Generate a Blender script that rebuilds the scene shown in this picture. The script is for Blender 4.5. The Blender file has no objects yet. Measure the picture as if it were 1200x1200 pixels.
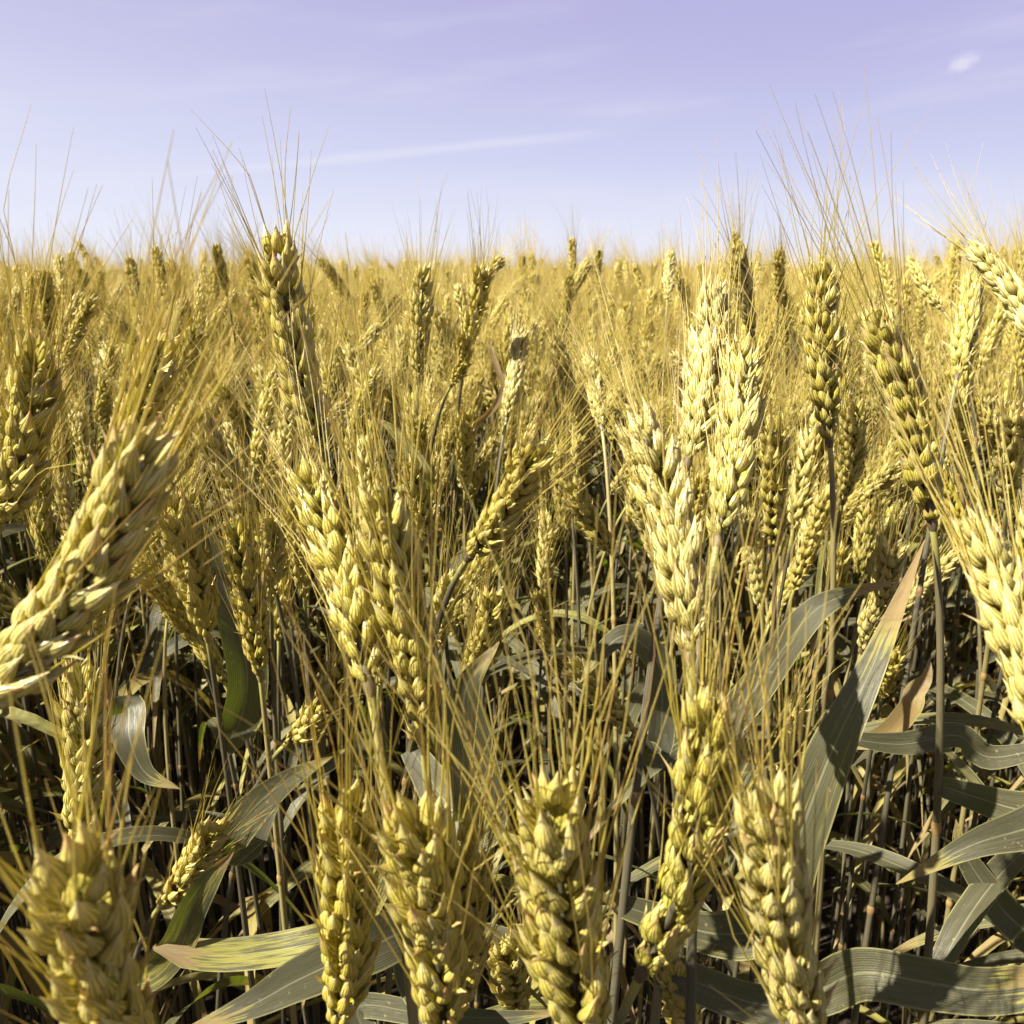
import bpy, math, random
import numpy as np
from mathutils import Vector, Matrix, Euler

R = math.radians
random.seed(11); RNG = np.random.default_rng(11)
sc = bpy.context.scene
COL = sc.collection

# ------------------------------------------------------------------ camera
CAM_Z = 1.0
FPX = 1000.0                      # focal length in pixels of the 1200 px photograph
PITCH = math.atan((600 - 322) / FPX)
cd = bpy.data.cameras.new("camera"); cam = bpy.data.objects.new("camera", cd); COL.objects.link(cam)
cam.location = (0, 0, CAM_Z); cam.rotation_euler = (math.pi / 2 - PITCH, 0, 0)
cd.sensor_width = 36; cd.lens = 36 * FPX / 1200; cd.clip_start = 0.01; cd.clip_end = 3000
cd.dof.use_dof = True; cd.dof.focus_distance = 0.40; cd.dof.aperture_fstop = 28
sc.camera = cam

# ------------------------------------------------------------------ light
EXPO = 1.52
SUN_EL, SUN_AZ = R(45), R(-114)   # azimuth measured from +Y (view direction), clockwise; negative = left
sdir = Vector((math.sin(SUN_AZ) * math.cos(SUN_EL), math.cos(SUN_AZ) * math.cos(SUN_EL), math.sin(SUN_EL)))
sl = bpy.data.lights.new("sun", 'SUN'); sl.energy = 5.0; sl.angle = R(0.53); sl.color = (1.0, 0.925, 0.77)
so = bpy.data.objects.new("sun", sl); COL.objects.link(so)
so.rotation_euler = sdir.to_track_quat('Z', 'Y').to_euler()
sc.view_settings.view_transform = 'Standard'; sc.view_settings.look = 'None'
sc.view_settings.exposure = EXPO; sc.view_settings.gamma = 1.0
sc.render.engine = 'CYCLES'
cy = sc.cycles
cy.max_bounces = 6; cy.diffuse_bounces = 3; cy.glossy_bounces = 2; cy.transmission_bounces = 4; cy.transparent_max_bounces = 4
cy.use_denoising = True; cy.caustics_reflective = False; cy.caustics_refractive = False
try: cy.denoiser = 'OPENIMAGEDENOISE'
except Exception: pass

def ray(px, py):
    x = (px - 600) / FPX; y = -(py - 600) / FPX
    c, s = math.cos(PITCH), math.sin(PITCH)
    return np.array((x, c + y * s, -s + y * c))
def P(px, py, D): return np.array((0, 0, CAM_Z)) + ray(px, py) * D
def proj(p):
    q = np.asarray(p) - np.array((0, 0, CAM_Z)); c, s = math.cos(PITCH), math.sin(PITCH)
    d = q[1] * c - q[2] * s; y = q[1] * s + q[2] * c
    return (600 + FPX * q[0] / d, 600 - FPX * y / d, d) if d > 1e-4 else (-9999, -9999, d)

# ------------------------------------------------------------------ node helper
class NT:
    def __init__(s, t): s.t = t; s.n = t.nodes; s.l = t.links; s.n.clear()
    def node(s, k, **kw):
        n = s.n.new(k)
        for a, b in kw.items():
            if a == 'inp':
                for i, v in b.items(): s.set(n, i, v)
            else: setattr(n, a, b)
        return n
    def set(s, n, i, v):
        if hasattr(v, 'is_output') or isinstance(v, bpy.types.NodeSocket): s.l.new(v, n.inputs[i])
        else: n.inputs[i].default_value = v
    def math(s, op, a, b=0.0, c=0.0, clamp=False):
        n = s.n.new('ShaderNodeMath'); n.operation = op; n.use_clamp = clamp
        s.set(n, 0, a); s.set(n, 1, b); s.set(n, 2, c); return n.outputs[0]
    def mix(s, f, a, b, blend='MIX'):
        n = s.n.new('ShaderNodeMix'); n.data_type = 'RGBA'; n.blend_type = blend; n.clamp_factor = True
        s.set(n, 0, f)
        for i, v in ((6, a), (7, b)):
            if isinstance(v, tuple) and len(v) == 3: v = (*v, 1)
            s.set(n, i, v)
        return n.outputs[2]
    def ramp(s, f, pts, interp='LINEAR'):
        n = s.n.new('ShaderNodeValToRGB'); s.set(n, 0, f); cr = n.color_ramp; cr.interpolation = interp
        while len(cr.elements) < len(pts): cr.elements.new(0.5)
        for e, (p, c) in zip(cr.elements, pts): e.position = p; e.color = (*c, 1) if len(c) == 3 else c
        return n.outputs[0]
    def smooth(s, x, a, b):
        n = s.n.new('ShaderNodeMapRange'); n.interpolation_type = 'SMOOTHSTEP'
        s.set(n, 0, x); n.inputs[1].default_value = a; n.inputs[2].default_value = b; return n.outputs[0]
    def noise(s, vec, scale, detail=3, rough=0.5, w=None):
        n = s.n.new('ShaderNodeTexNoise')
        if vec is not None: s.set(n, 'Vector', vec)
        n.inputs['Scale'].default_value = scale; n.inputs['Detail'].default_value = detail; n.inputs['Roughness'].default_value = rough
        return n.outputs[0]

# ------------------------------------------------------------------ sky
W = bpy.data.worlds.new("World"); sc.world = W; W.use_nodes = True
t = NT(W.node_tree)
sky = t.node('ShaderNodeTexSky', sky_type='NISHITA', sun_disc=False, sun_elevation=SUN_EL, sun_rotation=SUN_AZ,
             air_density=1.0, dust_density=1.5, ozone_density=2.0)
tc = t.node('ShaderNodeTexCoord'); sep = t.node('ShaderNodeSeparateXYZ', inp={0: tc.outputs['Generated']})
az = t.math('ARCTAN2', sep.outputs[0], sep.outputs[1]); el = t.math('ARCSINE', sep.outputs[2])
def lin(*c): return tuple((v / 255 / 12.92 if v <= 10 else ((v / 255 + .055) / 1.055) ** 2.4) / (2 ** EXPO) for v in c)
low = t.ramp(t.math('MULTIPLY', el, 2.0, clamp=True), [(0.0, lin(241, 240, 251)), (0.10, lin(229, 232, 250)), (0.24, lin(207, 210, 242)),
              (0.42, lin(190, 189, 231)), (0.62, lin(178, 175, 222)), (1.0, lin(158, 156, 210))])
glow = t.math('MULTIPLY', t.math('SUBTRACT', 1.0, t.smooth(az, -1.3, 0.35)), t.math('SUBTRACT', 1.0, t.smooth(el, 0.10, 0.42)))
low = t.mix(t.math('MULTIPLY', glow, 0.75), low, lin(238, 242, 254))
low = t.node('ShaderNodeVectorMath', operation='SCALE', inp={0: low, 'Scale': 10.0}).outputs[0]
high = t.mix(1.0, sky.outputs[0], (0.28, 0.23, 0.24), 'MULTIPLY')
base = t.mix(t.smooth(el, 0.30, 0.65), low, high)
# thin veils of cirrus, a long streak and one small puff, all laid out by compass direction and elevation
comb = t.node('ShaderNodeCombineXYZ', inp={0: az, 1: t.math('MULTIPLY', t.math('ADD', el, t.math('MULTIPLY', az, -0.10)), 7.0), 2: 0.0})
n1 = t.noise(comb.outputs[0], 2.6, 6, 0.55); n2 = t.noise(comb.outputs[0], 9.0, 5, 0.6)
veil = t.math('MULTIPLY', t.smooth(n1, 0.46, 0.75), t.math('MULTIPLY', t.math('MULTIPLY', t.smooth(el, -0.02, 0.05), 1), t.math('SUBTRACT', 1.0, t.smooth(el, 0.14, 0.40))))
veil = t.math('MULTIPLY', veil, t.math('ADD', 0.45, t.math('MULTIPLY', n2, 0.5)))
def direl(px, py):
    d = ray(px, py); d = d / np.linalg.norm(d); return math.atan2(d[0], d[1]), math.asin(d[2])
a0, e0 = direl(370, 189); a1, e1 = direl(720, 154)
slope = (e1 - e0) / (a1 - a0)
line = t.math('SUBTRACT', el, t.math('ADD', e0 - slope * a0, t.math('MULTIPLY', az, slope)))
u = t.math('DIVIDE', t.math('SUBTRACT', az, a0), a1 - a0)
bow = t.math('MULTIPLY', t.math('MULTIPLY', u, t.math('SUBTRACT', 1.0, u)), 0.006)
off = t.math('ABSOLUTE', t.math('ADD', t.math('SUBTRACT', line, bow), t.math('MULTIPLY', t.math('SUBTRACT', n2, 0.5), 0.006)))
streak = t.math('SUBTRACT', 1.0, t.smooth(off, 0.0, 0.0085))
streak = t.math('MULTIPLY', streak, t.math('MULTIPLY', t.smooth(u, -1.0, 0.05), t.math('SUBTRACT', 1.0, t.smooth(u, 0.6, 1.15))))
streak = t.math('MULTIPLY', streak, 0.45)
ap, ep = direl(1128, 73)
dx = t.math('DIVIDE', t.math('SUBTRACT', az, ap), 0.019); dy = t.math('DIVIDE', t.math('SUBTRACT', t.math('SUBTRACT', el, ep), t.math('MULTIPLY', t.math('SUBTRACT', az, ap), 0.35)), 0.011)
rr = t.math('SQRT', t.math('ADD', t.math('MULTIPLY', dx, dx), t.math('MULTIPLY', dy, dy)))
n3 = t.noise(tc.outputs['Generated'], 60, 4, 0.6)
puff = t.math('MULTIPLY', t.math('SUBTRACT', 1.0, t.smooth(t.math('ADD', rr, t.math('MULTIPLY', t.math('SUBTRACT', n3, 0.5), 1.9)), -0.1, 1.1)), 0.75)
cl = t.math('MAXIMUM', t.math('MULTIPLY', veil, 0.55), t.math('MAXIMUM', streak, puff))
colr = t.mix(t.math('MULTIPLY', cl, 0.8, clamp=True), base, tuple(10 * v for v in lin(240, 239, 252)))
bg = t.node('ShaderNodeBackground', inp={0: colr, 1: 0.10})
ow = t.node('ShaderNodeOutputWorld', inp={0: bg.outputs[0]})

# ------------------------------------------------------------------ materials
def newmat(name):
    m = bpy.data.materials.new(name); m.use_nodes = True; return m, NT(m.node_tree)
def attrs(t):
    a = t.node('ShaderNodeAttribute', attribute_name='uvw'); s = t.node('ShaderNodeSeparateXYZ', inp={0: a.outputs['Vector']})
    b = t.node('ShaderNodeAttribute', attribute_name='tint'); q = t.node('ShaderNodeSeparateXYZ', inp={0: b.outputs['Vector']})
    oi = t.node('ShaderNodeObjectInfo'); tc = t.node('ShaderNodeTexCoord')
    return s.outputs, q.outputs, oi.outputs['Random'], tc.outputs['Object']
def finish(t, col, rough, trans_col, trans, bump=None, bstr=0.3, bdist=0.0003, spec=0.5, sheen=0.0):
    p = t.node('ShaderNodeBsdfPrincipled', inp={'Base Color': col, 'Roughness': rough, 'Specular IOR Level': spec})
    if sheen: p.inputs['Sheen Weight'].default_value = sheen
    tr = t.node('ShaderNodeBsdfTranslucent', inp={0: trans_col})
    if bump is not None:
        b = t.node('ShaderNodeBump', inp={'Strength': bstr, 'Distance': bdist, 'Height': bump})
        t.l.new(b.outputs[0], p.inputs['Normal']); t.l.new(b.outputs[0], tr.inputs['Normal'])
    mx = t.node('ShaderNodeMixShader', inp={0: trans, 1: p.outputs[0], 2: tr.outputs[0]})
    t.node('ShaderNodeOutputMaterial', inp={0: mx.outputs[0]})

# husk: cream to yellow-green with green veins, paler or peach towards some tips
M_HUSK, t = newmat("wheat_husk")
(U, V, K), (T0, T1, T2), OR, OC = attrs(t)
nz = t.noise(OC, 260, 3); nz2 = t.noise(OC, 900, 2)
mixr = t.math('FRACT', t.math('ADD', T0, OR))
ocol = t.node('ShaderNodeSeparateColor', inp={0: t.node('ShaderNodeObjectInfo').outputs['Color']})
c = t.mix(mixr, (0.58, 0.47, 0.060), (0.77, 0.65, 0.165))
c = t.mix(t.math('MULTIPLY', t.math('SUBTRACT', 1.0, ocol.outputs[0]), 0.6), c, (0.34, 0.36, 0.05))
c = t.mix(t.math('MULTIPLY', t.math('SUBTRACT', 1.0, ocol.outputs[1]), 0.7), c, (0.82, 0.73, 0.38))
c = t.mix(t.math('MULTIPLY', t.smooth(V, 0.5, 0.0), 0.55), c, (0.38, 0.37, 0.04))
c = t.mix(t.math('MULTIPLY', t.smooth(nz, 0.42, 0.72), 0.45), c, (0.38, 0.36, 0.07))
vein = t.math('POWER', t.math('ABSOLUTE', t.math('SINE', t.math('MULTIPLY', t.math('ADD', U, t.math('MULTIPLY', nz, 0.06)), 9.5))), 9.0)
vein = t.math('MULTIPLY', vein, t.math('SUBTRACT', 1.0, t.smooth(V, 0.72, 0.98)))
c = t.mix(t.math('MULTIPLY', vein, 0.8), c, (0.15, 0.16, 0.015))
tipc = t.mix(t.smooth(T2, 0.62, 0.9), (0.82, 0.75, 0.48), (0.68, 0.43, 0.24))
c = t.mix(t.math('MULTIPLY', t.smooth(V, 0.62, 1.0), t.math('ADD', 0.35, t.math('MULTIPLY', T2, 0.5))), c, tipc)
c = t.mix(t.math('MULTIPLY', t.smooth(nz2, 0.62, 0.74), 0.45), c, (0.25, 0.17, 0.06))
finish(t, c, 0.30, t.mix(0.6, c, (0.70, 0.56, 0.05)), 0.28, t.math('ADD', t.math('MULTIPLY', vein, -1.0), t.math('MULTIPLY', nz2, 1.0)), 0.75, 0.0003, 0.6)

M_AWN, t = newmat("wheat_awn")
(U, V, K), (T0, T1, T2), OR, OC = attrs(t)
c = t.mix(t.smooth(V, 0.15, 0.85), (0.56, 0.48, 0.055), (0.64, 0.49, 0.17))
c = t.mix(T0, c, (0.68, 0.58, 0.18)); c = t.mix(t.math('MULTIPLY', t.smooth(T2, 0.8, 1.0), 0.5), c, (0.50, 0.27, 0.11))
finish(t, c, 0.30, c, 0.35, spec=0.5)

M_STEM, t = newmat("wheat_stem")
(U, V, K), (T0, T1, T2), OR, OC = attrs(t)
st = t.noise(t.node('ShaderNodeCombineXYZ', inp={0: t.math('MULTIPLY', U, 14.0), 1: t.math('MULTIPLY', V, 3.0), 2: OR}).outputs[0], 1.0, 3)
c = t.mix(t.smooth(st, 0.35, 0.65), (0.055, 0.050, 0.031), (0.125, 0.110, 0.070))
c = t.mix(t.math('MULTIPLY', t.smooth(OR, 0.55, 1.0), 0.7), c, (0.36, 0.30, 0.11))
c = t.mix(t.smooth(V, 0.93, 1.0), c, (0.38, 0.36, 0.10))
c = t.mix(T1, c, (0.45, 0.23, 0.07))
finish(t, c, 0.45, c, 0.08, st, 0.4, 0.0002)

# leaf: K = metres across, V = 0..1 along, T1 = dryness
M_LEAF, t = newmat("wheat_leaf")
(U, V, K), (T0, T1, T2), OR, OC = attrs(t)
stv = t.node('ShaderNodeCombineXYZ', inp={0: t.math('MULTIPLY', U, 26.0), 1: t.math('MULTIPLY', V, 6.0), 2: t.math('MULTIPLY', OR, 9.0)}).outputs[0]
st = t.noise(stv, 1.0, 3, 0.6)
blv = t.node('ShaderNodeCombineXYZ', inp={0: t.math('MULTIPLY', U, 4.5), 1: t.math('MULTIPLY', V, 3.5), 2: t.math('ADD', T0, t.math('MULTIPLY', OR, 5.0))}).outputs[0]
bl = t.noise(blv, 1.5, 4, 0.6)
veins = t.math('POWER', t.math('ABSOLUTE', t.math('SINE', t.math('ADD', t.math('MULTIPLY', U, 34.0), t.math('MULTIPLY', st, 5.0)))), 2.0)
c = t.mix(t.smooth(st, 0.3, 0.7), (0.050, 0.049, 0.025), (0.112, 0.105, 0.060))
c = t.mix(t.math('MULTIPLY', veins, 0.18), c, (0.25, 0.24, 0.16))
mid = t.math('SUBTRACT', 1.0, t.smooth(t.math('ABSOLUTE', U), 0.0, 0.07))
c = t.mix(t.math('MULTIPLY', mid, 0.6), c, (0.33, 0.33, 0.20))
dryn = t.math('ADD', t.math('MULTIPLY', T1, 1.0), t.math('MULTIPLY', t.math('SUBTRACT', bl, 0.5), 0.9))
dryn = t.math('ADD', dryn, t.math('MULTIPLY', t.smooth(t.math('ADD', V, t.math('MULTIPLY', t.math('SUBTRACT', bl, 0.5), 0.22)), 0.82, 0.92), 0.55))
c = t.mix(t.math('MULTIPLY', t.smooth(dryn, 0.25, 0.42), 0.75), c, (0.40, 0.38, 0.08))
c = t.mix(t.smooth(dryn, 0.44, 0.62), c, (0.30, 0.215, 0.10))
c = t.mix(t.math('MULTIPLY', t.smooth(dryn, 0.8, 1.1), 0.7), c, (0.36, 0.29, 0.17))
edge = t.smooth(t.math('ABSOLUTE', U), 0.90, 0.99)
c = t.mix(t.math('MULTIPLY', edge, 0.6), c, (0.42, 0.40, 0.16))
spv = t.noise(OC, 420, 2); c = t.mix(t.math('MULTIPLY', t.smooth(spv, 0.68, 0.74), 0.5), c, (0.40, 0.33, 0.16))
hb = t.math('ADD', t.math('MULTIPLY', veins, 0.6), t.math('MULTIPLY', st, 0.8))
green = t.mix(t.smooth(dryn, 0.3, 0.6), (0.17, 0.22, 0.015), (0.50, 0.30, 0.05))
finish(t, c, 0.42, green, 0.30, hb, 0.5, 0.0003, 0.45)

M_SOIL, t = newmat("dry_soil")
tcn = t.node('ShaderNodeTexCoord').outputs['Object']
a = t.noise(tcn, 18, 8, 0.65); b = t.noise(tcn, 0.4, 3)
c = t.mix(t.smooth(a, 0.3, 0.7), (0.022, 0.016, 0.012), (0.06, 0.042, 0.028)); c = t.mix(t.math('MULTIPLY', b, 0.4), c, (0.10, 0.075, 0.04))
finish(t, c, 0.9, c, 0.0, a, 1.0, 0.03)

# ------------------------------------------------------------------ mesh collector (quads only)
class MB:
    def __init__(s): s.V = []; s.F = []; s.A = []; s.T = []; s.M = []; s.n = 0
    def add(s, V, F, A, T, m=0):
        s.V.append(V); s.F.append(F + s.n); s.A.append(A); s.T.append(np.broadcast_to(np.asarray(T, float), (len(V), 3)))
        s.M.append(np.full(len(F), m, np.int32)); s.n += len(V)
    def addmb(s, o, mat4=None, tj=None):
        for V, F, A, T, M in zip(*o.arrays()):
            if mat4 is not None: V = V @ mat4[:3, :3].T + mat4[:3, 3]
            if tj is not None: T = np.mod(T + tj, 1.0)
            s.V.append(V); s.F.append(F + s.n); s.A.append(A); s.T.append(T); s.M.append(M); s.n += len(V)
    def arrays(s):
        if not s.V: return [], [], [], [], []
        return [np.vstack(s.V)], [np.vstack(s.F)], [np.vstack(s.A)], [np.vstack(s.T)], [np.concatenate(s.M)]
    def mesh(s, name, mats):
        (V,), (F,), (A,), (T,), (M,) = s.arrays()
        me = bpy.data.meshes.new(name); me.vertices.add(len(V)); me.vertices.foreach_set('co', V.astype(np.float32).ravel())
        me.loops.add(F.size); me.loops.foreach_set('vertex_index', F.astype(np.int32).ravel())
        me.polygons.add(len(F)); me.polygons.foreach_set('loop_start', np.arange(0, F.size, 4, dtype=np.int32))
        me.polygons.foreach_set('material_index', M); me.polygons.foreach_set('use_smooth', np.ones(len(F), bool))
        for m in mats: me.materials.append(m)
        for nm, D in (('uvw', A), ('tint', T)):
            at = me.attributes.new(nm, 'FLOAT_VECTOR', 'POINT'); at.data.foreach_set('vector', D.astype(np.float32).ravel())
        me.update(calc_edges=True); return me
def link(name, me, parent=None, mat4=None):
    o = bpy.data.objects.new(name, me); COL.objects.link(o)
    if parent is not None: o.parent = parent
    if mat4 is not None: o.matrix_local = Matrix(mat4.tolist())
    return o

_gf = {}
def gridF(nr, nc, closed):
    k = (nr, nc, closed)
    if k not in _gf:
        r, q = np.meshgrid(np.arange(nr - 1), np.arange(nc if closed else nc - 1), indexing='ij')
        q2 = (q + 1) % nc
        _gf[k] = np.stack([r * nc + q, r * nc + q2, (r + 1) * nc + q2, (r + 1) * nc + q], -1).reshape(-1, 4)
    return _gf[k]
def unit(v): v = np.asarray(v, float); return v / (np.linalg.norm(v) + 1e-12)
def frames(C, side0=None):
    """tangents, and two normals carried along the curve without twisting"""
    Tn = np.gradient(C, axis=0); Tn /= np.linalg.norm(Tn, axis=1)[:, None] + 1e-12
    s = np.array((1, 0, 0.0)) if side0 is None else np.asarray(side0, float)
    if abs(np.dot(unit(s), Tn[0])) > 0.95: s = np.array((0, 1, 0.0))
    S = np.zeros_like(C)
    for i in range(len(C)):
        s = unit(s - np.dot(s, Tn[i]) * Tn[i]); S[i] = s
    return Tn, S, np.cross(Tn, S)
def bez(P0, P1, P2, P3, n):
    s = np.linspace(0, 1, n)[:, None]
    return (1 - s) ** 3 * P0 + 3 * (1 - s) ** 2 * s * P1 + 3 * (1 - s) * s * s * P2 + s ** 3 * P3
def catmull(pts, n):
    pts = np.asarray(pts, float); pp = np.vstack([2 * pts[0] - pts[1], pts, 2 * pts[-1] - pts[-2]])
    out = []; m = len(pts) - 1
    for s in np.linspace(0, m, n):
        i = min(int(s), m - 1); f = s - i; a, b, c_, d = pp[i:i + 4]
        out.append(0.5 * ((2 * b) + (-a + c_) * f + (2 * a - 5 * b + 4 * c_ - d) * f * f + (-a + 3 * b - 3 * c_ + d) * f ** 3))
    return np.array(out)
def tube(mb, C, rad, na, tint, mat=0):
    Tn, S, B = frames(C); n = len(C); a = np.arange(na) * 2 * np.pi / na
    rad = np.broadcast_to(rad, (n,))
    V = C[:, None] + rad[:, None, None] * (np.cos(a)[None, :, None] * S[:, None] + np.sin(a)[None, :, None] * B[:, None])
    A = np.zeros((n, na, 3)); A[..., 0] = np.cos(a)[None]; A[..., 1] = np.linspace(0, 1, n)[:, None]
    mb.add(V.reshape(-1, 3), gridF(n, na, True), A.reshape(-1, 3), tint, mat)

def husk(mb, base, zdir, xdir, L, Wd, Th, nt, na, tint, beak=0.0, bow=0.06, mat=0, rng=random):
    """a plump pointed husk (glume or lemma): keeled on its outer side, ending in a point"""
    z = unit(zdir); x = unit(np.asarray(xdir) - np.dot(xdir, z) * z); y = np.cross(z, x)
    tt = np.linspace(0, 1, nt); tt = tt ** 0.92
    r = np.sin(np.pi * np.clip(tt, 0.004, 0.996) ** 0.72) ** 0.80
    r = r * (1 - 0.42 * np.clip((tt - 0.62) / 0.38, 0, 1) ** 1.2)
    r[0] = 0.25; r[-1] = 0.03
    a = np.arange(na) * 2 * np.pi / na
    ca, sa = np.cos(a), np.sin(a)
    yy = Wd / 2 * r[:, None] * ca[None]
    th = np.where(sa > 0, 1.0, 0.6)
    keel = 0.16 * np.clip(sa, 0, 1) ** 8
    xx = Th / 2 * r[:, None] * (sa * th + keel)[None] + (bow * L * np.sin(np.pi * tt))[:, None] - (0.03 * L * tt ** 3)[:, None]
    zz = np.broadcast_to((L * tt * (1 + beak * np.clip((tt - .85) / .15, 0, 1)))[:, None], yy.shape)
    V = np.asarray(base) + xx[..., None] * x + yy[..., None] * y + zz[..., None] * z
    A = np.zeros((nt, na, 3)); A[..., 0] = ca[None] * (0.75 + 0.25 * np.sign(sa))[None]; A[..., 1] = tt[:, None]; A[..., 2] = mat
    mb.add(V.reshape(-1, 3), gridF(nt, na, True), A.reshape(-1, 3), tint, 0)
    return np.asarray(base) + z * L + x * (-0.03 * L), z     # tip, direction

def rot(ax, ang): return np.array(Matrix.Rotation(ang, 3, ax))
MM = 0.001
def spikelet(nt, na, rng, level=2):
    """one spikelet: Z towards the ear's tip, X away from its axis. Returns collector and awn roots"""
    mb = MB(); awns = []
    def tint(): return (rng.random(), rng.random(), rng.random())
    def d(out, lat):
        return np.array((math.sin(R(out)), math.sin(R(lat)) , math.cos(R(out)) * math.cos(R(lat))))
    j = lambda a: rng.uniform(-a, a)
    for s in (-1, 1):
        if level >= 1:
            dd = d(14 + j(7), s * (23 + j(7)))
            husk(mb, (0.4 * MM, s * 2.0 * MM, -0.3 * MM), dd, (0.6, s * 0.8, 0), (9.8 + j(.8)) * MM, 4.9 * MM, 3.6 * MM, nt, na, tint(), 0.25)
        dd = d(18 + j(6), s * (13 + j(5)))
        tp, di = husk(mb, (1.2 * MM, s * 1.5 * MM, 1.3 * MM), dd, (0.8, s * 0.6, 0), (12.0 + j(1.1)) * MM, (5.2 + j(.4)) * MM, 5.0 * MM, nt, na, tint(), 0.1)
        awns.append((tp, di))
    if level >= 2:
        dd = d(29 + j(8), j(11))
        tp, di = husk(mb, (2.6 * MM, j(.6) * MM, 3.0 * MM), dd, (1, 0, 0), (10.2 + j(1.2)) * MM, 4.6 * MM, 4.4 * MM, nt, na, tint(), 0.1)
        awns.append((tp, di))
        if rng.random() < 0.6:       # a husk that stands open
            s = rng.choice((-1, 1)); dd = d(38 + j(6), s * (30 + j(8)))
            husk(mb, (2.4 * MM, s * 2.0 * MM, 3.0 * MM), dd, (1, s * .5, 0), 8.0 * MM, 2.8 * MM, 1.8 * MM, nt, na, (rng.random(), 0, 0.7 + .3 * rng.random()), 0.3)
    return mb, awns
POOL = {}
def pool(level):
    if level not in POOL:
        nt, na, lv, n = {'hero': (12, 14, 2, 14), 'mid': (7, 7, 2, 8), 'far': (4, 4, 0, 4)}[level]
        rg = random.Random(5); POOL[level] = [spikelet(nt, na, rg, lv) for _ in range(n)]
    return POOL[level]

def ear_layout(C, side, scale, rng, nsp=21):
    """4x4 matrices of the spikelets along the ear axis C (base to tip)"""
    Tn, S, B = frames(C, side); seg = np.linalg.norm(np.diff(C, axis=0), axis=1); L = seg.sum()
    cum = np.concatenate([[0], np.cumsum(seg)]) / L
    out = []
    for i in range(nsp):
        f = (i + 0.1) / (nsp + 1.35); last = i == nsp - 1
        p = np.array([np.interp(f, cum, C[:, k]) for k in range(3)]); k = min(int(f * (len(C) - 1)), len(C) - 1)
        z, s = Tn[k], S[k]
        sgn = 1 if i % 2 == 0 else -1
        yaw = rng.uniform(-0.42, 0.42) + (0 if sgn > 0 else math.pi) + (math.pi / 2 if last else 0)
        x = math.cos(yaw) * s + math.sin(yaw) * B[k]
        tilt = rng.uniform(-0.10, 0.14) - 0.02
        if last: p = p - x * 2.2 * MM * scale; tilt = -0.32
        z2 = unit(z + x * tilt); x2 = unit(x - np.dot(x, z2) * z2); y2 = np.cross(z2, x2)
        sz = scale * (0.55 + 0.45 * min(1, f / 0.16)) * (1 - 0.22 * max(0, (f - 0.7) / 0.3)) * rng.uniform(0.86, 1.12)
        m = np.eye(4); m[:3, 0] = x2 * sz; m[:3, 1] = y2 * sz; m[:3, 2] = z2 * sz; m[:3, 3] = p
        out.append((m, f, z))
    return out, S, Tn

def beard(mb, layout, pick, scale, rng, alen=0.068, spread=1.0, thick=1.0, seg=6, frac=1.0, cone=None):
    for (m, f, z), k in zip(layout, pick):
        aw = k[1]; nA = len(aw)
        for q, (tp, di) in enumerate(aw):
            pr = (1.0 if q < 2 else 0.6) * frac
            if f < 0.12: pr *= 0.5
            if rng.random() > pr: continue
            p = m[:3, :3] @ tp + m[:3, 3]; d = unit(m[:3, :3] @ di)
            d = unit(d * (0.55 * spread) + z * (1.15 - 0.5 * spread) + np.array([rng.gauss(0, 0.085 * spread) for _ in range(3)]))
            L = alen * rng.uniform(0.72, 1.12) * (0.84 + 0.24 * f)
            if rng.random() < 0.06: L *= rng.uniform(0.25, 0.6)     # snapped
            b = np.array([rng.gauss(0, 1) for _ in range(3)]); b = unit(b - np.dot(b, d) * d)
            out = unit(d - np.dot(d, z) * z + 1e-6)
            s = np.linspace(0, 1, seg)[:, None]
            C = (p - d * 0.0015) + d * s * L + out * (s ** 2) * L * rng.uniform(-0.10, 0.10) + b * (s ** 2) * L * rng.gauss(0, 0.07)
            if rng.random() < 0.09:
                kx = rng.uniform(.4, .8); C = C + np.clip(s - kx, 0, 1) * b * L * rng.uniform(.2, .7)
            rad = 0.00031 * thick * scale * (1 - 0.78 * s[:, 0]); 
            tube(mb, C, rad, 3, (rng.random(), rng.random(), rng.random()))

def blade(mb, C, width, side0, twist=(0.0, 0.0), fold=0.25, tint=(0.5, 0.0, 0.5), blunt=False, nw=7, wave=0.02, rng=random, mat=0, face=None):
    """a grass leaf: tapering ribbon, folded along its midrib, twisting"""
    Tn, S, B = frames(C, side0); n = len(C); s = np.linspace(0, 1, n)
    if face is not None:
        S = np.cross(Tn, face); S /= np.linalg.norm(S, axis=1)[:, None] + 1e-9; B = np.cross(Tn, S)
    tw = twist[0] + (twist[1] - twist[0]) * s
    Sd = np.cos(tw)[:, None] * S + np.sin(tw)[:, None] * B; N = np.cross(Tn, Sd)
    w = width / 2 * np.clip(0.45 + 2.6 * s, 0, 1) * (1 - np.clip((s - 0.45) / 0.55, 0, 1) ** 1.7) + 0.00015
    if blunt: w = width / 2 * (0.75 + 0.25 * np.sin(np.pi * s)) * np.clip((1.0 - s) * 9 + .12, 0, 1)
    a = np.linspace(-1, 1, nw); ph = rng.uniform(0, 6)
    wv = wave * width * np.sin(s * 19 + ph)[:, None] * (a ** 2)[None] * np.sign(a)[None]
    V = C[:, None] + Sd[:, None] * (w[:, None] * a[None])[..., None] + N[:, None] * (fold * w[:, None] * (np.abs(a) ** 1.3)[None] + wv)[..., None]
    A = np.zeros((n, nw, 3)); A[..., 0] = a[None]; A[..., 1] = s[:, None]; A[..., 2] = w[:, None]
    mb.add(V.reshape(-1, 3), gridF(n, nw, False), A.reshape(-1, 3), tint, mat)

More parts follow.
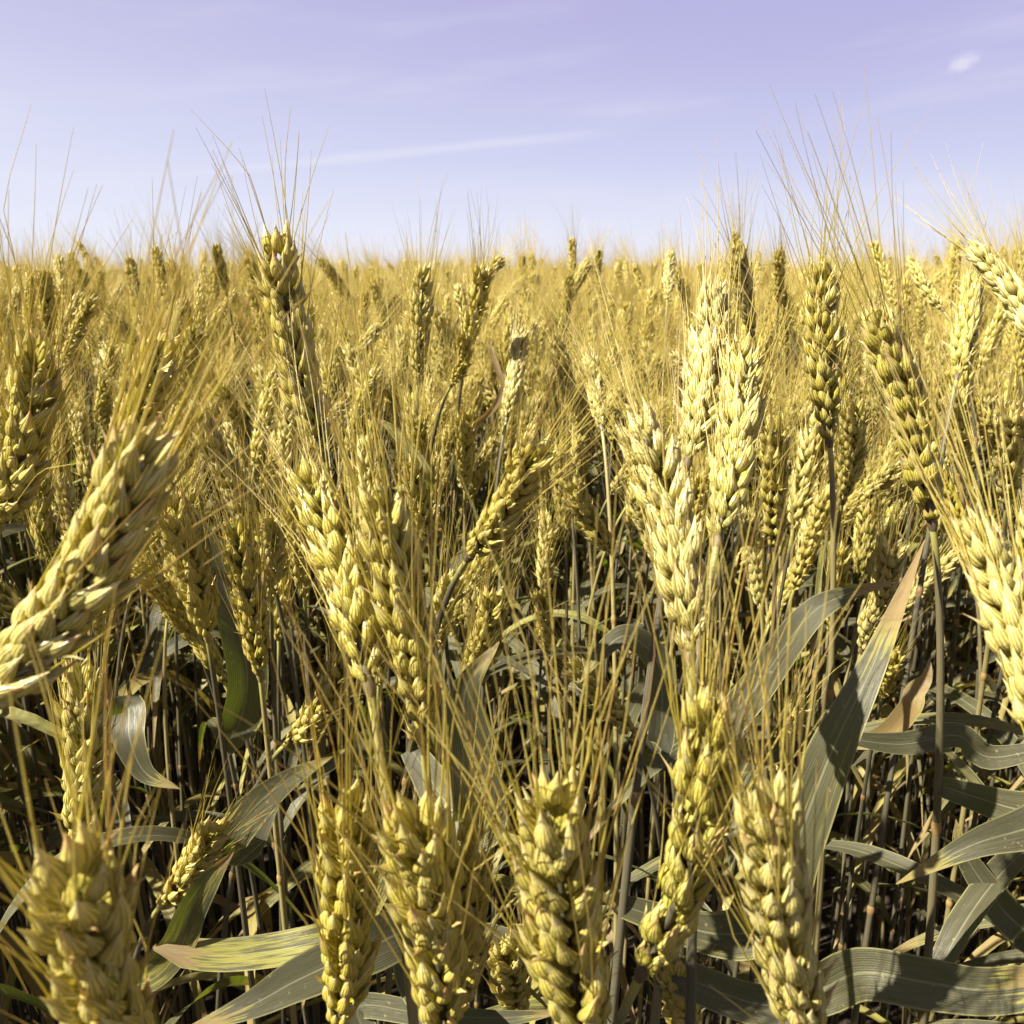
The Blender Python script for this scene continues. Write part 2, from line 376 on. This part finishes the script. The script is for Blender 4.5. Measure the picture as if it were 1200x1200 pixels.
def stem_curve(B_, axis, ground=None, n=26):
    if ground is None:
        h = np.array((axis[0], axis[1], 0.0)); ground = np.array((B_[0], B_[1], 0)) - h * 0.16
    up = unit(axis)
    return bez(ground, ground + np.array((0, 0, B_[2] * 0.5)), B_ - up * 0.10, B_, n)
def stem(mb, C, rng, r0=0.0021, r1=0.00125, mat=0, na=8):
    n = len(C); s = np.linspace(0, 1, n); rad = r0 + (r1 - r0) * np.clip((s - .4) / .6, 0, 1)
    tube(mb, C, rad, na, (rng.random(), 0, 0), mat)
    for f in (0.28, 0.5, 0.74):       # nodes
        k = int(f * (n - 1)); d = unit(C[k + 1] - C[k]); r = rad[k]
        tube(mb, np.array([C[k] - d * .003, C[k] - d * .0012, C[k] + d * .0012, C[k] + d * .003]), np.array([r * 1.0, r * 1.3, r * 1.3, r * 1.0]), na, (rng.random(), 0.35, 0), mat)

def drooping(p0, ang, L, rise, droop, n=18):
    h = np.array((math.cos(ang), math.sin(ang), 0.0)); z = np.array((0, 0, 1.0))
    return bez(p0, p0 + z * L * rise * .55 + h * L * .12, p0 + z * L * rise * .7 + h * L * .55, p0 + h * L * .85 - z * L * droop, n)

# ------------------------------------------------------------------ generic plants (local frame, root at the origin)
def gen_plant(seed, level):
    rng = random.Random(seed); H = 0.785 + rng.uniform(-.01, .01)
    lean = rng.choice((0.05, 0.1, 0.18, 0.35, 0.6)) ; la = rng.uniform(0, 6.28)
    ax = unit((math.cos(la) * lean, math.sin(la) * lean, 1)); Bp = np.array((ax[0] * .12, ax[1] * .12, H))
    C = stem_curve(Bp, ax, np.zeros(3), 22 if level != 'far' else 5)
    EL = 0.084 * rng.uniform(.9, 1.1); ax2 = unit(ax + np.array((math.cos(la) * lean * .5, math.sin(la) * lean * .5, 0)))
    EC = bez(Bp, Bp + ax * EL * .35, Bp + ax * EL * .5 + ax2 * EL * .2, Bp + ax * EL * .45 + ax2 * EL * .55, 12)
    th = rng.uniform(0, 6.28)
    lay, S, Tn = ear_layout(EC, (math.cos(th), math.sin(th), 0), 1.0, rng, 20 if level != 'far' else 16)
    pl = pool(level); pick = [rng.choice(pl) for _ in lay]
    ear = MB()
    for (m, f, z), k in zip(lay, pick): ear.addmb(k[0], m, np.array((rng.random(), 0, rng.random())))
    bd = MB(); far = level == 'far'
    beard(bd, lay, pick, 1.0, rng, 0.066, rng.uniform(.8, 1.2), .82 if not far else 1.5, 5 if not far else 3, 1.0 if not far else 0.7)
    stm = MB(); stem(stm, C, rng, na=6 if not far else 4) if not far else tube(stm, C, np.full(len(C), .0016), 3, (0.5, 0, 0))
    leaves = []
    specs = [(0.76, .17, .013, .15), (0.62, .22, .015, 0.1), (0.5, .24, .015, .25), (0.36, .2, .010, 0.5)] if not far else [(0.78, .18, .013, .2)]
    for f, L, w, dry in specs:
        if rng.random() < (0.6 if f > .7 else 0.3): continue
        k = f * (len(C) - 1); p0 = C[int(k)]
        an = rng.uniform(0, 6.28); mb = MB()
        P_ = drooping(p0, an, L * rng.uniform(.75, 1.2), rng.uniform(.25, .85), rng.uniform(-.3, .6), 16 if not far else 5)
        blade(mb, P_, w * rng.uniform(.6, 1.0), (-math.sin(an), math.cos(an), 0), (rng.uniform(-.4, .4), rng.uniform(-1.8, 1.8)), rng.uniform(.1, .45),
              (rng.random(), max(0, min(1, dry + rng.uniform(-.2, .3))), rng.random()), nw=5 if not far else 2, rng=rng)
        leaves.append(mb)
    return ear, bd, stm, leaves
def joined(parts):
    ear, bd, stm, leaves = parts; J = MB()
    for idx, mbs in enumerate(([ear], [bd], [stm], leaves)):
        for mb in mbs:
            (V,), (F,), (A,), (T,), (M,) = mb.arrays(); J.add(V, F, A, T, idx)
    return J
ALLM = [M_HUSK, M_AWN, M_STEM, M_LEAF]

# ------------------------------------------------------------------ ground
me = bpy.data.meshes.new("ground")
gx = np.concatenate([[-2500, -300, -40], np.linspace(-6, 6, 41), [40, 300, 2500]]); gy = np.concatenate([[-2500, -300, -30], np.linspace(-4, 10, 47), [40, 300, 2500]])
X, Y = np.meshgrid(gx, gy); Z = 0.012 * np.sin(X * 7.1 + np.sin(Y * 3)) * np.cos(Y * 5.3) - 0.012
Vg = np.stack([X, Y, Z], -1).reshape(-1, 3)
me.from_pydata(Vg.tolist(), [], gridF(len(gy), len(gx), False).tolist()); me.materials.append(M_SOIL)
g = bpy.data.objects.new("ground", me); COL.objects.link(g); g['kind'] = 'structure'

# ------------------------------------------------------------------ the plants one can tell apart in the photograph
# tip px, tip py, base px, base py, tip depth, roll, spread, awn length, bend (sideways bow of the ear), label
HERO = [
 (185,488, -35,830, .175, 0.3, 0.5, .058, .10, "thick pale ear leaning right across the left edge, largest and nearest of the left side"),
 ( 80,985, 172,1280, .140, 1.2, 1.0, .050, -.04, "blurred knobbly ear closest to the lens in the bottom left corner"),
 (402,915, 398,1200, .215, 0.9, .9, .068, .03, "yellow ear in the bottom row, just right of the yellow-brown level leaf"),
 (478,928, 520,1215, .190, 0.2, 1.1, .066, .03, "broad squat ear in the bottom row, fourth from the left edge"),
 (548,962, 535,1180, .245, 1.4, .8, .060, .02, "half-hidden ear tucked against the right side of a broad squat ear at the bottom"),
 (650,902, 690,1240, .180, 0.1, 1.1, .070, -.03, "upright ear at bottom centre with a wide fan of yellow awns"),
 (826,800, 755,1135, .205, 0.5, .9, .066, .10, "plump beaded ear curving down to the left, right of the bottom centre ear"),
 (898,905, 950,1240, .180, 0.8, .9, .064, -.03, "cream ear at the bottom in front of the broad brown-tipped leaf"),
 (1132,585, 1222,890, .220, 0.4, .8, .064, .06, "bright cream ear leaning left out of the right edge at mid height"),
 (733,465, 808,765, .262, 0.2, 1.0, .066, .08, "long pale ear right of centre curving down above the beaded bottom ear"),
 (838,330, 806,540, .370, 0.6, .8, .062, .04, "slim bright ear lit on its left side, touching a broader ear on its right"),
 (872,398, 842,630, .340, 0.1, 1.0, .060, .03, "broad golden ear with a peach tip, just right of a slim bright ear"),
 (962,300, 972,515, .390, 0.3, 1.1, .066, -.02, "narrow upright ear with a blunt top, first left of the thick dark-awned ear"),
 (1020,352, 1092,610, .290, 1.0, 1.2, .075, .04, "thick ear in the upper right with long dark awns crossing the sky"),
 (1130,282, 1225,420, .440, 1.3, .9, .060, .10, "pale ear arching left over the skyline from the right edge"),
 (1142,318, 1122,440, .560, 0.5, .8, .060, .02, "small upright ear below the ear arching in from the right edge"),
 (320,268, 378,530, .310, 0.4, 1.3, .048, -.03, "tall ear rising highest above the skyline at upper left, beard spread wide"),
 ( 48,388,   0,615, .270, 0.1, .9, .064, .05, "stout shaded ear at the left edge behind the large leaning ear"),
 (192,383, 135,545, .340, 0.6, .9, .062, .06, "leaning ear half hidden behind the tip of the large left ear"),
 (350,540, 432,800, .265, 0.3, 1.2, .060, .05, "left one of the two big ears side by side left of centre"),
 (435,558, 497,870, .235, 0.9, 1.0, .066, .04, "right one of the two big ears side by side left of centre, brown tipped"),
 (636,513, 552,650, .265, 0.2, .9, .064, .04, "sunlit ear nodding to the right at centre, awns swept toward the upper right"),
 (190,575, 243,745, .360, 0.7, .8, .058, .04, "olive ear in shade in front of a wide grey leaf at left"),
 (272,600, 305,790, .370, 0.2, .8, .056, .02, "slender shaded ear right of the wide grey leaf at left"),
 ( 98,770,  92,985, .330, 0.0, .5, .062, .02, "narrow upright ear in the dark gap at lower left, above the blurred ear"),
 (402,762, 338,870, .410, 0.4, .8, .052, .10, "small sunlit ear bent right, below the pair of big ears"),
 (255,962, 190,1060, .380, 0.5, .9, .056, .04, "dim drooping ear deep in the shade at lower left, awns pointing right"),
 (497,308, 490,445, .600, 0.3, .9, .056, .0, "dark upright ear standing alone at the skyline left of centre"),
 (566,302, 548,410, .680, 0.8, .9, .056, .03, "ear at the skyline near centre, next right of the dark upright ear"),
 (541,388, 530,450, .640, 0.8, .9, .050, .12, "small ear bent right just below the skyline near centre"),
 (612,382, 594,490, .740, 0.1, .7, .052, .02, "small bright cream ear standing just below the skyline at centre"),
 (668,562, 722,650, .520, 0.3, .8, .052, -.06, "small ear tilting left, right of the nodding central ear"),
 (580,690, 545,815, .400, 0.3, .8, .058, .04, "ear with an orange dried tip below the nodding central ear"),
 (702,290, 700,342, 1.55, 0.6, .7, .050, .0, "tiny dark ear alone above the skyline right of centre"),
 (786,292, 782,352, 1.25, 0.2, .8, .052, .0, "small ear poking over the skyline left of the slim bright ear"),
 (864,282, 882,390, .640, 0.5, .9, .058, -.03, "pale ear reaching the sky behind the broad golden ear"),
 (914,286, 912,352, 1.00, 0.9, .8, .052, .0, "small upright ear at the skyline between two taller ears on the right"),
 (1066,300, 1104,362, .900, 0.4, .9, .056, -.06, "dark ear slanting left at the skyline in the upper right"),
 (252,284, 266,345, 1.00, 0.3, .9, .056, .0, "small ear at the skyline immediately left of the tallest left ear"),
 (1050,622, 1012,760, .430, 0.2, .8, .052, .03, "cream ear half covered by the brown tip of the broad leaf"),
 (1048,765, 1034,815, .520, 0.7, .7, .045, .0, "little ear low in shade right of the broad brown-tipped leaf"),
 (932,815, 908,905, .430, 0.5, .9, .045, .02, "small greenish ear behind the cream bottom ear, left of the broad leaf"),
 (1002,468, 988,585, .440, 0.2, .9, .054, .03, "ear with beady lower husks tucked left of the thick dark-awned ear"),
 (905,488, 908,640, .450, 0.8, .8, .056, .0, "thin ear in the gap between the broad golden ear and a blunt-topped ear"),
 (634,690, 640,760, .620, 0.4, .6, .045, .0, "narrow green ear in the dark hollow at the centre"),
 (545,480, 545,570, .640, 0.4, .7, .050, .0, "faint narrow ear left of the nodding central ear"),
 (478,535, 505,640, .500, 0.6, .8, .052, .0, "ear peeping between the right big ear and the nodding central ear"),
 (785,1130, 806,1210, .300, 0.4, .6, .040, .0, "small shaded ear at the bottom edge beneath the beaded ear"),
 (590,1105, 606,1185, .330, 0.4, .6, .040, .0, "thin ear low in the dark between two bottom row ears"),
 (130,640, 118,745, .400, 0.4, .7, .050, .0, "shaded ear in the gap under the large leaning left ear"),
 ( 52,316,  58,392, .800, 0.4, .9, .056, .0, "ear at the skyline above the stout shaded left ear"),
 ( 95,312, 100,362, 1.20, 0.4, .9, .052, .0, "tiny ear at the skyline left, second from the left edge"),
 (1192,470, 1180,590, .440, 0.6, .9, .056, .0, "ear cut by the right edge above the bright cream ear"),
 (668,320, 664,372, 1.15, 0.4, .9, .052, .0, "small ear at the skyline left of the tiny dark ear"),
 (690,410, 705,500, .620, 0.4, .9, .052, .0, "hazy ear in front of the crop mass above the long pale ear"),
 (320,600, 318,700, .460, 0.5, .8, .048, .0, "thin pale ear just left of the two big paired ears"),
 (985,640, 975,740, .560, 0.5, .8, .050, .0, "dim ear among stems left of the broad brown-tipped leaf"),
 (1120,455, 1128,560, .560, 0.5, .9, .056, .0, "ear in the crowd between thick dark-awned ear and right edge"),
]
SPK = [k[0].mesh("spikelet", [M_HUSK]) for k in pool('hero')]
GROUP_H = "bearded wheat plants standing nearest to the camera"
plants = []
def set_thing(o, label, group): o['label'] = label; o['category'] = 'wheat plant'; o['group'] = group

for i, (tx, ty, bx, by, D, roll, spread, alen, bend, label) in enumerate(HERO):
    rng = random.Random(100 + i)
    Tp = P(tx, ty, D); rb = ray(bx, by); o = np.array((0, 0, CAM_Z)) - Tp
    EL = 0.086
    # depth of the base so that the ear has its natural length
    a = rb @ rb; b = 2 * rb @ o; c0 = o @ o - EL * EL; disc = b * b - 4 * a * c0
    Db = (-b + math.sqrt(disc)) / (2 * a) if disc > 0 else -b / (2 * a)
    Db = min(Db, D + 0.05)
    if any(w_ in label for w_ in ('arching', 'slanting', 'out of the right edge', 'long pale', 'slim bright', 'left one of', 'small bright cream')): Db = max((-b - math.sqrt(max(disc, 0))) / (2 * a), D - (0.016 if D < .28 else 0.03))
    Bp = np.array((0, 0, CAM_Z)) + rb * Db
    L = np.linalg.norm(Tp - Bp); scale = min(1.3, max(0.72, (L / EL) ** .7)) * rng.uniform(.98, 1.09)
    ax = unit(Tp - Bp); sidev = unit(np.cross(ax, (0, 1, 0)))       # rightwards-ish in the picture
    bowv = -sidev * bend * L * 0.9
    EC = bez(Bp, Bp + ax * L * .33 + bowv, Bp + ax * L * .66 + bowv, Tp - ax * 0.004, 16)
    root = bpy.data.objects.new("wheat_plant", None); COL.objects.link(root); root.empty_display_size = .05
    a0v = unit(EC[1] - EC[0])
    if a0v[2] < 0.35: a0v = unit(a0v + np.array((0, 0, .45)))
    SC = stem_curve(Bp, a0v, n=34); gpos = SC[0].copy(); root.location = gpos.tolist()
    set_thing(root, label, GROUP_H)
    sv = np.cos(roll) * sidev + np.sin(roll) * np.cross(ax, sidev)
    nsp = int(min(23, max(9, L / (.0041 * scale / 1.08))))
    lay, S, Tn = ear_layout(EC - gpos, sv, scale, rng, nsp)
    ripe, pale = rng.uniform(.6, 1), (rng.uniform(.2, .6) if 'cream' in label or 'bright' in label or 'pale' in label else rng.uniform(.7, 1))
    pl = pool('hero'); idx = [rng.randrange(len(pl)) for _ in lay]
    rach = MB(); tube(rach, (EC - gpos)[:-2], np.linspace(.0013, .0007, 14), 6, (.5, 0, 0))
    tube(rach, np.array([(EC - gpos)[0] - a0v * .004, (EC - gpos)[0] - a0v * .001, (EC - gpos)[0] + a0v * .002]), np.array([.0014, .0021, .0016]), 8, (.5, .1, 0))
    ear = link("ear", rach.mesh("ear", [M_STEM]), root)
    for (m, f, z), k in zip(lay, idx):
        if f > .1 and rng.random() < .035: continue        # a spikelet lost
        link("spikelet", SPK[k], ear, m).color = (ripe, pale, 1, 1)
    bd = MB(); beard(bd, lay, [pl[k] for k in idx], scale, rng, alen, spread, 1.0 if D < .26 else .78, 8)
    link("beard", bd.mesh("beard", [M_AWN]), ear)
    sm = MB(); stem(sm, SC - gpos, rng, r0=.0021 * scale ** .5, r1=.0013 * scale ** .5); link("stem", sm.mesh("stem", [M_STEM]), root)
    for f, Ll, w, dry in ((.62, .19, .013, .0), (.42, .22, .014, .35)):
        if rng.random() < .35 : continue
        an = rng.uniform(0, 6.28)
        if D < .35: an = rng.uniform(0.2, 2.9)      # blades of the nearest plants hang into the crop, away from the lens
        mb = MB(); pth = drooping(SC[int(f * 33)] - gpos, an, Ll * rng.uniform(.8, 1.15), rng.uniform(.1, .5), rng.uniform(0, .6), 20)
        blade(mb, pth, w, (-math.sin(an), math.cos(an), 0), (rng.uniform(-.3, .3), rng.uniform(-1.5, 1.5)), rng.uniform(.1, .4), (rng.random(), max(0, dry + rng.uniform(-.1, .3)), rng.random()), rng=rng)
        link("leaf", mb.mesh("leaf", [M_LEAF]), root)
    plants.append(dict(root=root, g=gpos, SC=SC, T=Tp, B=Bp, D=D, seg=((tx, ty), (bx, by))))

# leaves one can tell apart: path of (px, py, depth) from stem to tip, width, twist, dryness, blunt, label
LEAF = [
 ([(905,1075,.34),(935,985,.315),(975,880,.30),(1025,775,.30),(1084,632,.315)], .019, (0.0,-.25), .20, False, "broad grey-green blade with brown dried tip pointing up right"),
 ([(840,870,.44),(890,800,.43),(945,725,.42),(990,697,.42),(1050,682,.43)], .017, (0.1,1.0), .05, False, "bent blade lit pale on its upper half"),
 ([(960,1160,.30),(1010,1140,.285),(1090,1152,.275),(1160,1160,.27),(1260,1145,.265)], .0165, (1.45,1.35), .03, True, "wide level blade at bottom right with a dark shadow on it"),
 ([(480,1095,.33),(430,1112,.315),(350,1148,.30),(290,1180,.29),(200,1215,.28)], .018, (1.1,1.3), .05, False, "grey blade sloping down left at the bottom"),
 ([(385,1100,.35),(320,1114,.345),(250,1120,.34),(180,1112,.335)], .0135, (1.4,1.3), .36, True, "yellow-brown streaked level blade"),
 ([(1290,930,.33),(1210,968,.325),(1140,990,.32),(1050,1036,.32)], .017, (1.3,.9), .0, False, None),
 ([(1122,862,.41),(1060,872,.40),(1000,866,.39),(940,850,.39)], .012, (1.3,1.5), .12, False, None),
 ([(775,850,.36),(772,780,.36),(735,745,.35),(700,770,.345),(680,800,.34)], .012, (.5,1.2), .02, False, "curved grey blade catching the sun in the central hollow"),
 ([(290,790,.44),(275,725,.435),(245,640,.43),(196,556,.42)], .020, (.1,.2), .0, False, "wide grey blade standing behind an olive ear"),
 ([(150,830,.46),(152,865,.45),(170,905,.45),(212,925,.45)], .018, (.4,1.2), .0, False, "curled grey blade with striped shadows"),
 ([(270,985,.41),(300,945,.40),(340,912,.395),(392,885,.39)], .017, (.9,1.3), .0, False, None),
 ([(205,1110,.34),(225,1065,.335),(250,1025,.33),(274,998,.33)], .013, (.2,.3), .3, False, "yellow-green upright blade tip"),
 ([(420,1180,.34),(510,1190,.335),(600,1192,.33),(680,1180,.33)], .009, (1.3,1.4), .12, False, None),
 ([(562,960,.35),(550,880,.345),(545,810,.34),(585,752,.34)], .022, (.1,.3), .02, False, "dark green blade behind the right big ear"),
 ([(905,800,.5),(908,770,.5),(912,748,.5),(918,728,.5)], .010, (.2,.3), .30, False, None),
 ([(500,560,.6),(480,528,.6),(458,502,.6),(438,488,.6)], .010, (.6,.9), .34, False, "yellow and green blade tip"),
 ([(590,455,.8),(584,435,.8),(578,415,.8),(573,398,.8)], .006, (.2,.3), .9, False, "bleached dry blade scrap"),
 ([(1200,1090,.40),(1170,1060,.40),(1130,1000,.40),(1120,960,.4)], .016, (.3,.8), .0, False, None),
 ([(1065,830,.48),(1072,810,.48),(1085,795,.48),(1090,770,.48)], .012, (.2,.3), .62, False, "orange dried blade"),
]
for pts, w, tw, dry, blunt, label in LEAF:
    W3 = np.array([P(*q) for q in pts]); b0 = W3[0]
    best = None
    for pl_ in plants:               # grow from the nearest stem that passes below or beside its start
        S_ = pl_['SC']; d2 = np.linalg.norm(S_[4:28] - b0, axis=1) + 0.25 * np.clip(S_[4:28, 2] - b0[2], 0, 1); k = d2.argmin() + 4
        if best is None or d2.min() < best[0]: best = (d2.min(), pl_, k)
    _, pl_, k = best; S_ = pl_['SC'][k]
    W3 = np.vstack([S_[None], ((S_ * .35 + b0 * .65) + np.array((0, 0, -.01)))[None], W3])
    C = catmull(W3 - pl_['g'], 40); mb = MB()
    mid = W3[len(W3) // 2]; view = unit(mid - np.array((0, 0, CAM_Z))); tg = unit(W3[-1] - W3[2])
    side = unit(np.cross(tg, view))                       # face towards the lens, then twisted by a part of a turn
    # transport backwards is avoided: pick a side at the root that ends up near `side`
    rngl = random.Random(int(pts[0][0]))
    tw0 = (tw[0] if tw[0] < .8 else tw[0] - 1.25); tw1 = (tw[1] if tw[1] < .8 else tw[1] - 1.0)
    blade(mb, C, w, side, (tw0, tw1), .18, (rngl.random(), dry, rngl.random()), blunt, nw=9, rng=rngl, face=view)
    lf = link("leaf", mb.mesh("leaf", [M_LEAF]), pl_['root'])
    if label: lf['label'] = label

# ------------------------------------------------------------------ crop: the 300 largest are plants of their own, the rest one mass
NV = 9
variants = [gen_plant(1000 + i, 'mid') for i in range(NV)]
segs = [(np.array(p['seg'][0]), np.array(p['seg'][1]), p['D']) for p in plants]
def hides_hero(px, py, d, rad):
    q = np.array((px, py))
    for a_, b_, D in segs:
        if d < D + .03:
            ab = b_ - a_; s = np.clip((q - a_) @ ab / (ab @ ab), 0, 1)
            if np.linalg.norm(a_ + ab * s - q) < rad: return True
    return False
cand = []
def scatter(x0, x1, y0, y1, dens):
    n = int((x1 - x0) * (y1 - y0) * dens); return zip(RNG.uniform(x0, x1, n), RNG.uniform(y0, y1, n))
roots = [p['g'][:2] for p in plants]
for x, y in scatter(-6.6, 6.6, -0.8, 7.0, 430):
    if math.hypot(x, y) > 1.0 and (abs(x) > 0.75 * y + 0.7): continue
    if y < 0 and math.hypot(x, y) > .8: continue
    v = int(RNG.integers(NV)); rz = RNG.uniform(0, 6.283); rr_ = math.hypot(x, y); mu = 0.985 + 0.085 * min(1, max(0, (rr_ - .55) / .8)); s = float(np.clip(RNG.normal(mu, 0.040), .86, mu + .09)) + (RNG.uniform(.03, .105) if rr_ > 1.1 and RNG.random() < .2 else 0); tl = RNG.normal(0, .035, 2)
    top = np.array((x, y, .86 * s)); bot = np.array((x, y, .775 * s))
    px, py, d = proj(top); qx, qy, _ = proj(bot); ex, ey, _ = proj(np.array((x, y, .81 * s)))
    inview = d > 0 and -150 < px < 1350 and py < 1250
    if math.hypot(x, y) < (.52 if y < .45 else .22): continue
    if inview:
        if d < .50: continue
        if d < .85 and RNG.random() < .28: continue
        rad = 34 / max(d, .4) * .5 + 12
        if any(hides_hero(ax_, ay_, d, rad) for ax_, ay_ in ((px, py), (ex, ey), (qx, qy))): continue
    elif d > 0 and d < .3 and abs(px - 600) < 900: continue
    cand.append((d if (inview and 0 < px < 1200) else 99 + d, x, y, v, rz, s, tl))
cand.sort(key=lambda c: c[0])
N_IND = 300 - len(plants)
ind = [c for c in cand[:N_IND] if c[0] < 90]; rest = cand[len(ind):]

protos = []
for v, (ear, bd, stm, leaves) in enumerate(variants):
    protos.append(dict(ear=ear.mesh("ear", [M_HUSK]), beard=bd.mesh("beard", [M_AWN]), stem=stm.mesh("stem", [M_STEM]), leaf=[l.mesh("leaf", [M_LEAF]) for l in leaves]))
bands = [(0.62, "slim wheat plant close behind the nearest ears, its ear half hidden among stems and awns", "plants right behind the nearest ears"),
         (0.85, "wheat plant of medium size in the thick of the crop, ear crossed by other awns", "plants in the thick of the crop"),
         (9.9, "small wheat plant in the pale crop mass below the skyline, one of many alike", "small plants below the skyline")]
for d, x, y, v, rz, s, tl in ind:
    root = bpy.data.objects.new("wheat_plant", None); COL.objects.link(root); root.empty_display_size = .05
    root.location = (x, y, 0); root.rotation_euler = (tl[0], tl[1], rz); root.scale = (s, s, s)
    for lim, lab, grp in bands:
        if d < lim: set_thing(root, lab, grp); break
    pr = protos[v]; link("stem", pr['stem'], root); e = link("ear", pr['ear'], root); e.color = (RNG.uniform(.35, 1), RNG.uniform(.3, 1), 1, 1); link("beard", pr['beard'], e)
    for l in pr['leaf']:
        if d > 1.2 or RNG.random() < .38: link("leaf", l, root)

# the mass: source meshes live outside the scene, scattered by geometry nodes on one object
srcs = []
for v, parts in enumerate(variants):
    o = bpy.data.objects.new("crop_source", joined(parts).mesh("crop_source", ALLM)); srcs.append(o)
NP = 4
for k in range(NP):
    J = MB(); rg = random.Random(77 + k); fv = [joined(gen_plant(2000 + 10 * k + q, 'far')) for q in range(6)]
    for q in range(210):
        a = rg.uniform(0, 6.28); s = max(.86, min(1.085, rg.gauss(1.0, .042))) + (rg.uniform(.03, .11) if rg.random() < .14 else 0); m = np.eye(4); c_, s_ = math.cos(a), math.sin(a)
        m[:3, :3] = np.array(((c_, -s_, 0), (s_, c_, 0), (0, 0, 1))) * s; m[:3, 3] = (rg.uniform(-.5, .5), rg.uniform(-.5, .5), 0)
        J.addmb(rg.choice(fv), m)
    srcs.append(bpy.data.objects.new("crop_source", J.mesh("crop_source", ALLM)))
pts = [(x, y, 0, v, rz, s, tl[0], tl[1]) for d, x, y, v, rz, s, tl in rest]
yy = 7.4
while yy < 150:
    st = 1.0 if yy < 40 else 1.4
    half = yy * .95 + 1.5
    for xx in np.arange(-half, half, st):
        sc_ = RNG.normal(1.04, .03); pts.append((xx + RNG.uniform(-.1, .1), yy + RNG.uniform(-.1, .1), 0, NV + int(RNG.integers(NP)), RNG.integers(4) * math.pi / 2 + RNG.uniform(-.1, .1), sc_, 0, 0))
    yy += st
pts = np.array(pts); me = bpy.data.meshes.new("wheat_crop"); me.vertices.add(len(pts)); me.vertices.foreach_set('co', pts[:, :3].astype(np.float32).ravel())
a = me.attributes.new('rotv', 'FLOAT_VECTOR', 'POINT'); a.data.foreach_set('vector', pts[:, [6, 7, 4]].astype(np.float32).ravel())
a = me.attributes.new('size', 'FLOAT', 'POINT'); a.data.foreach_set('value', pts[:, 5].astype(np.float32))
a = me.attributes.new('pick', 'INT', 'POINT'); a.data.foreach_set('value', pts[:, 3].astype(np.int32))
crop = bpy.data.objects.new("wheat_crop", me); COL.objects.link(crop)
crop['kind'] = 'stuff'; crop['label'] = "dense mass of ripening bearded wheat reaching back to the skyline"; crop['category'] = 'wheat crop'
ng = bpy.data.node_groups.new("wheat_crop", 'GeometryNodeTree')
ng.interface.new_socket("Geometry", in_out='INPUT', socket_type='NodeSocketGeometry'); ng.interface.new_socket("Geometry", in_out='OUTPUT', socket_type='NodeSocketGeometry')
gi = ng.nodes.new('NodeGroupInput'); go = ng.nodes.new('NodeGroupOutput'); jn = ng.nodes.new('GeometryNodeJoinGeometry')
def named(nm, ty):
    n = ng.nodes.new('GeometryNodeInputNamedAttribute'); n.data_type = ty; n.inputs[0].default_value = nm
    return [o_ for o_ in n.outputs if o_.enabled and o_.name == 'Attribute'][0]
aR, aS, aP = named('rotv', 'FLOAT_VECTOR'), named('size', 'FLOAT'), named('pick', 'INT')
e2r = ng.nodes.new('FunctionNodeEulerToRotation'); ng.links.new(aR, e2r.inputs[0])
for k, so_ in enumerate(srcs):
    cmp_ = ng.nodes.new('FunctionNodeCompare'); cmp_.data_type = 'INT'; cmp_.operation = 'EQUAL'
    ins = [i_ for i_ in cmp_.inputs if i_.enabled]; ng.links.new(aP, ins[0]); ins[1].default_value = k
    oi = ng.nodes.new('GeometryNodeObjectInfo'); oi.inputs['Object'].default_value = so_; oi.inputs['As Instance'].default_value = True
    ip = ng.nodes.new('GeometryNodeInstanceOnPoints')
    ng.links.new(gi.outputs[0], ip.inputs['Points']); ng.links.new(cmp_.outputs[0], ip.inputs['Selection'])
    ng.links.new(oi.outputs['Geometry'], ip.inputs['Instance']); ng.links.new(e2r.outputs[0], ip.inputs['Rotation']); ng.links.new(aS, ip.inputs['Scale'])
    ng.links.new(ip.outputs[0], jn.inputs[0])
ng.links.new(jn.outputs[0], go.inputs[0])
md = crop.modifiers.new("scatter", 'NODES'); md.node_group = ng
print("plants", len(plants), "individual", len(ind), "mass", len(pts))
